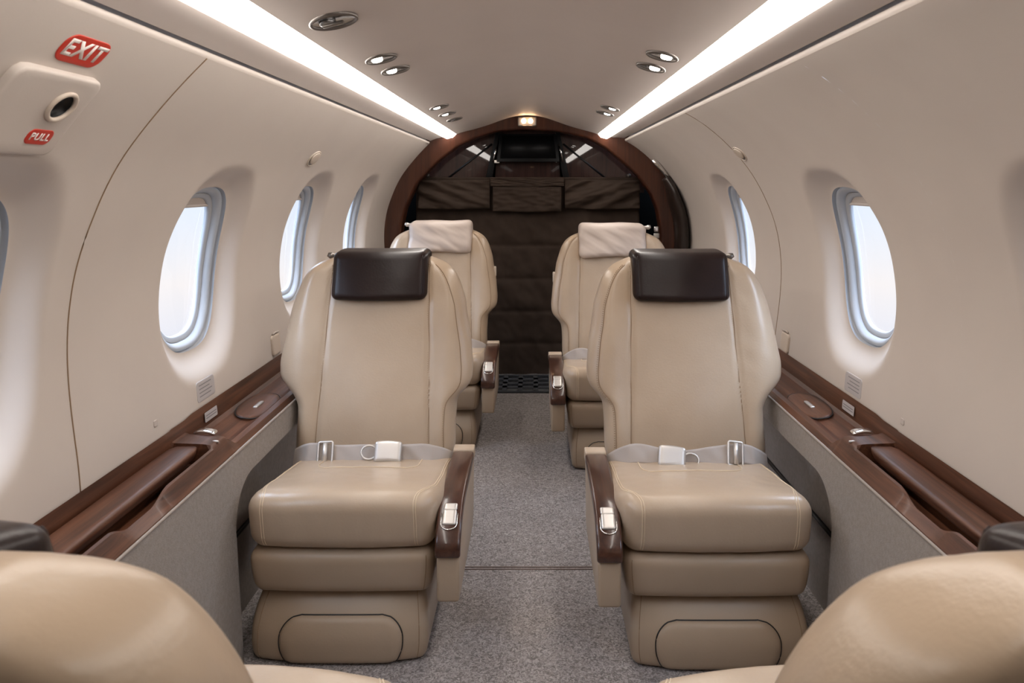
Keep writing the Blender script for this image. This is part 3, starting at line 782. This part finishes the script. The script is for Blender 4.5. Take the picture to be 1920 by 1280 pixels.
# ------------------------------------------------------------------ far end: arch, bulkhead, monitor, curtain, vent
inner = [(-.705, 0), (-.71, .5), (-.712, .80), (-.709, .827), (-.691, .913), (-.631, 1.05), (-.517, 1.17), (-.406, 1.253), (-.32, 1.296), (-.20, 1.334), (-.043, 1.344), (.125, 1.334), (.277, 1.301), (.389, 1.241), (.474, 1.17), (.56, 1.093), (.629, .999), (.663, .913), (.682, .80), (.685, .5), (.68, 0)]
outer = [(-.93, 0), (-.93, .5)] + [(SL.at(0, SL.t_of(z), .12).x, z) for z in (.6, .7, .8, .9, 1.0, 1.1, 1.2, 1.25)] + [(x, z + .10) for x, z in CEm] + [(SR.at(0, SR.t_of(z), .12).x, z) for z in (1.25, 1.2, 1.1, 1.0, .9, .8, .7, .6)] + [(.93, .5), (.93, 0)]
def hit(poly, c, th):
    d = (math.cos(th), math.sin(th)); best = None
    for (ax, az), (bx, bz) in zip(poly, poly[1:]):
        ex, ez = bx - ax, bz - az; den = d[0] * ez - d[1] * ex
        if abs(den) < 1e-9: continue
        t = ((ax - c[0]) * ez - (az - c[1]) * ex) / den; u = ((ax - c[0]) * d[1] - (az - c[1]) * d[0]) / den
        if t > 0 and -1e-6 <= u <= 1 + 1e-6: best = max(best or 0, t)
    return (c[0] + d[0] * best, c[1] + d[1] * best)
c0 = (-.02, .72); th0 = math.atan2(-.70, .66); th1 = PI - math.atan2(-.70, -.66) - PI
rows = []
NA = 140; ta, tb = -.78, PI + .80
def corner(pl, th):
    try: return hit(pl, c0, th)
    except TypeError: return None
for k in range(NA + 1):
    th = lerp(ta, tb, k / NA); i_, o_ = corner(inner, th), corner(outer, th)
    if not i_ or not o_: continue
    ix, iz = i_; ox, oz = o_
    vx, vz = ix - ox, iz - oz; l = math.hypot(vx, vz); ux, uz = vx / l, vz / l
    rows.append([(ox, 4.10, oz), (ox, 4.0, oz), (ix - ux * .012, 4.0, iz - uz * .012), (ix - ux * .003, 4.004, iz - uz * .003), (ix, 4.012, iz), (ix, 4.10, iz)])
mb = MB().grid(rows)
struct(mb.build('trim_4', M['woodarch'], angle=.9))
bw = struct(MB().grid([[(-.9, 4.38, -.02), (-.9, 4.38, 1.5)], [(.9, 4.38, -.02), (.9, 4.38, 1.5)]]).build('wall_back', M['matte']))
# side closures behind the arch so that nothing outside shows
MB().grid([[(-.9, 4.02, z), (-.9, 4.38, z)] for z in (0, 1.5)]).grid([[(.9, 4.02, z), (.9, 4.38, z)] for z in (0, 1.5)]).grid([[(x, 4.02, 1.5), (x, 4.38, 1.5)] for x in (-.9, .9)]).grid([[(x, 4.02, -.001), (x, 4.38, -.001)] for x in (-.9, .9)]).build('bulkhead_lining', M['matte'], bw, smooth=False)
wf = struct(MB().grid([[(-.85, Y0, 0), (-.85, Y0, 1.45)], [(.85, Y0, 0), (.85, Y0, 1.45)]]).build('wall_front', M['woodback']))
# polished wood panels either side of the monitor
def slab(pts, y0, th, name, mtl, par, bevel=.003, dy=0.):
    return MB().prism(pts, lambda p, y: (p[0], y + dy * (p[1] - 1.2), p[1]), y0, y0 + th).build(name, mtl, par, bevel=bevel, angle=.15)
slab([(-.70, 1.0), (-.27, 1.0), (-.215, 1.26), (-.215, 1.40), (-.70, 1.40)], 4.20, .02, 'wood_panel', M['woodback'], bw)
slab([(.20, 1.0), (.62, 1.0), (.66, 1.40), (.145, 1.40), (.145, 1.26)], 4.20, .02, 'wood_panel', M['woodback'], bw)
slab([(-.225, 1.0), (.155, 1.0), (.135, 1.38), (-.205, 1.38)], 4.215, .02, 'wood_panel', M['woodback'], bw)
mb = MB().tube([(-.235, 4.197, 1.275), (-.50, 4.197, 1.07)], .006, 6).tube([(.165, 4.197, 1.275), (.42, 4.197, 1.07)], .006, 6)
mb.build('panel_joint', M['black'], bw)
mb = MB().prism([(-.275, 1.06), (-.235, 1.06), (-.190, 1.34), (-.212, 1.34)], lambda p, y: (p[0], y, p[1]), 4.165, 4.20).prism([(.205, 1.06), (.165, 1.06), (.120, 1.34), (.142, 1.34)], lambda p, y: (p[0], y, p[1]), 4.165, 4.20)
mb.build('support_post', M['blackgloss'], bw, bevel=.003)
for x in (-.595, .533):
    o = MB().tube([(x, 4.17, 1.098), (x, 4.196, 1.098)], [.011, .011], 14).build('stud_cap', M['lightbody'], bw)
# monitor
root = empty('monitor', (-.032, 4.15, 1.17))
R = lambda p, y: (p[0] + .032, p[1] * 0 + y - 4.15 + (p[1] - 1.245) * .18, p[1] - 1.17)
MB().prism([(-.205, 1.172), (.142, 1.172), (.126, 1.328), (-.190, 1.328)], lambda p, y: R(p, y), 4.13, 4.16).build('bezel', M['blackgloss'], root, bevel=.004)
MB().prism([(-.186, 1.192), (.123, 1.192), (.110, 1.318), (-.174, 1.318)], lambda p, y: R(p, y), 4.1275, 4.131).build('screen', M['blackgloss'], root)
for x, s_ in ((-.215, 1), (.150, -1)):
    mb = MB().tube([(x + .032 + s_ * .012, -.01, .09), (x + .032, -.012, .06), (x + .032 - s_ * .012, -.012, .0)], [.004, .005, .003], 8)
    mb.build('bracket', M['chrome'], root)
MB().box((-.205 + .032, -.02, .004), (.014, .006, .009)).build('hinge', M['silver'], root, bevel=.002)
MB().tube([(.105 + .032 + .02, -.03, .003), (.105 + .032 + .02, -.018, .003)], .004, 10).build('knob', M['silver'], root)
tag(root, 'dark flat monitor hung high on the far bulkhead under the wooden arch', 'monitor')
# lamp at the crown of the arch
root = empty('arch_lamp', (-.036, 3.995, 1.385))
rbox((-.050, -.006, -.026), (.050, .006, .024), .004, (10, 4, 6)).build('lamp_plate', M['silver'], root)
for x in (-.018, .018):
    MB().disc([[(x + .012 * k * math.cos(2 * PI * i / 20), -.0065 - d, .002 + .013 * k * math.sin(2 * PI * i / 20)) for i in range(20)] for k, d in ((1, 0), (.9, .005), (.5, .009), (.2, .010))]).build('bulb', M['bulb'], root)
MB().tube([(-.048, -.008, .022), (.048, -.008, .022), (.048, -.008, -.024), (-.048, -.008, -.024)], .003, 6, True).build('lamp_frame', M['lightbody'], root)
tag(root, 'small square lamp with two warm bulbs at the crown of the wooden arch', 'lamp')

# quilted curtain
root = empty('bulkhead_curtain', (-.02, 4.14, 0)); 
seams = [1.088, .896, .71, .526, .346, .168, .002]
def cur_y(x, z):
    d = min(abs(z - s_) for s_ in seams[1:-1])
    q = .011 * (1 - math.exp(-(d / .018)))
    w = .020 * nz(x * 5 + 1, z * 3, 5) + .012 * nz(x * 13 + z * 4, z * 9, 8) + .004 * nz(x * 30, z * 24 + x * 9, 2)
    return -q - w
P, Q = [], []
for i in range(131):
    x = -.63 + 1.235 * i / 130; r1 = []; r2 = []
    for j in range(141):
        z = .002 + (1.088 - .002) * j / 140
        r1.append((x + .004 * nz(z * 5, i > 65), cur_y(x, z), z)); r2.append((x, .018, z))
    P.append(r1); Q.append(r2)
mb = MB().grid(P).grid(Q); mb.grid([P[0], Q[0]]); mb.grid([P[-1], Q[-1]]); mb.grid([[p[-1] for p in P], [q[-1] for q in Q]])
mb.build('curtain_cloth', M['curtain'], root)
def flap(x0, x1, z0, z1, sd, name, amp=.026):
    P, Q = [], []
    for i in range(51):
        u = i / 50; x = lerp(x0, x1, u); r1, r2 = [], []
        for j in range(31):
            v = j / 30; z = lerp(z0, z1, v) - (.006 * math.sin(u * PI) if j < 3 else 0)
            f = amp * nz((x * 9 + sd * v * 2.4), v * 2.2 + u * 1.2 * sd, 3 + sd) + .006 * nz(x * 22 + v * 6 * sd, v * 7, 9)
            e = min(1, min(i, 50 - i) / 3) * min(1, min(j, 30 - j) / 2 + .3)
            r1.append((x, -.050 - f - .007 * e, z)); r2.append((x, -.030, z))
        P.append(r1); Q.append(r2)
    mb = MB().grid(P).grid(Q); mb.grid([P[0], Q[0]]); mb.grid([P[-1], Q[-1]]); mb.grid([[p[0] for p in P], [q[0] for q in Q]]); mb.grid([[p[-1] for p in P], [q[-1] for q in Q]])
    return mb.build(name, M['curtain'], root)
flap(-.615, -.222, .917, 1.072, 1, 'pocket'); flap(.190, .600, .917, 1.072, -1, 'pocket')
flap(-.218, .185, 1.040, 1.088, .5, 'top_band', .006); flap(-.205, .17, .902, 1.035, .3, 'centre_pocket', .007)
tag(root, 'dark brown quilted cloth curtain with pockets covering the far bulkhead', 'curtain')
# floor vent
root = empty('floor_vent', (-.03, 3.915, 0)); 
MB().box((0, 0, .002), (.36, .165, .002)).build('vent_tray', M['black'], root)
mb = MB(); mb.box((0, -.157, .006), (.36, .008, .004)); mb.box((0, .157, .006), (.36, .008, .004))
for k in range(10): mb.box((-.36 + .08 * k, 0, .006), (.012, .157, .004))
for k in range(1, 4): mb.box((0, -.157 + .0785 * k, .006), (.36, .018, .004))
mb.build('grille', M['vent'], root, weld=0, smooth=False)
tag(root, 'dark slotted floor vent across the aisle at the foot of the curtain', 'vent')
# dark padded strap curving down the right wall in front of the arch
root = empty('wall_strap', SR.at(3.90, SR.t_of(.75)) ); o = root.location
P = []
for i in range(41):
    z = lerp(1.095, .60, i / 40); t = SR.t_of(z); w = .050 * sstep(1.11, 1.03, z) + .030
    ring = []
    for k in range(16):
        a = 2 * PI * k / 16; k_ = sstep(1.11, .95, z); ring.append(SR.at(3.86 + w * 1.2 * math.cos(a), t, -.022 - .016 * k_ + (.020 + .014 * k_) * math.sin(a)) - o)
    P.append(ring)
mb = MB().grid(P, False, True); mb.add(P[0], [tuple(range(16))]); mb.add(P[-1], [tuple(range(16))])
mb.build('padded_strap', M['strap'], root)
t = SR.t_of(1.135)
mb = MB().tube([SR.at(3.84, SR.t_of(z), -.014) - o for z in (1.185, 1.17, 1.13, 1.09)], [.011, .015, .012, .009], 10)
mb.build('clip', M['chrome'], root)
tag(root, 'dark padded strap with a chrome clip curving down the right wall beside the arch', 'strap')
root = empty('door_catch', SR.at(3.72, SR.t_of(.765), -.0)); root.location = (.655, 3.995, .79)
rbox((-.014, -.010, .004), (.014, .0, .034), .004, (6, 4, 6)).build('upper_tab', M['chrome'], root)
rbox((-.016, -.012, -.030), (.016, .0, -.002), .004, (6, 4, 6)).build('lower_tab', M['silver'], root)
tag(root, 'small chrome catch on the right side of the wooden arch behind the far seat', 'catch')

# ------------------------------------------------------------------ daylight outside
w = bpy.data.worlds.new('sky'); SC.world = w; w.use_nodes = True
nt = w.node_tree; N = nt.nodes; L = nt.links
bg = N['Background']; tc = N.new('ShaderNodeTexCoord'); sp = N.new('ShaderNodeSeparateXYZ'); mr = N.new('ShaderNodeMapRange'); cr = N.new('ShaderNodeValToRGB')
mr.inputs['From Min'].default_value = -.5; mr.inputs['From Max'].default_value = .5
L.new(tc.outputs['Generated'], sp.inputs[0]); L.new(sp.outputs['Z'], mr.inputs['Value']); L.new(mr.outputs[0], cr.inputs[0]); L.new(cr.outputs[0], bg.inputs['Color'])
e = cr.color_ramp.elements; e[0].position = 0; e[0].color = (.66, .72, .84, 1); e[1].position = 1; e[1].color = (10., 12.2, 15.5, 1)
for p, c in ((.26, (.68, .73, .86)), (.38, (.88, .84, .83)), (.47, (.76, .83, .93)), (.58, (.66, .78, 1.0))):
    k = e.new(p); k.color = (*c, 1)
bg.inputs['Strength'].default_value = 1.1

# ------------------------------------------------------------------ camera
cam = bpy.data.cameras.new('camera'); co = bpy.data.objects.new('camera', cam); COL.objects.link(co)
co.location = (0, 0, 1.05); co.rotation_euler = (PI / 2, 0, 0)
cam.sensor_width = 36; cam.lens = 1400 / 1920 * 36; cam.shift_x = -41 / 1920; cam.shift_y = -295 / 1920; cam.clip_start = .02
cam.dof.use_dof = True; cam.dof.focus_distance = 2.0; cam.dof.aperture_fstop = 11
SC.camera = co
vs = SC.view_settings; vs.view_transform = 'Standard'; vs.look = 'None'; vs.gamma = 1; vs.use_curve_mapping = False; vs.exposure = .1
SC.cycles.use_denoising = True
SC.cycles.max_bounces = 10; SC.cycles.diffuse_bounces = 6; SC.cycles.transparent_max_bounces = 12
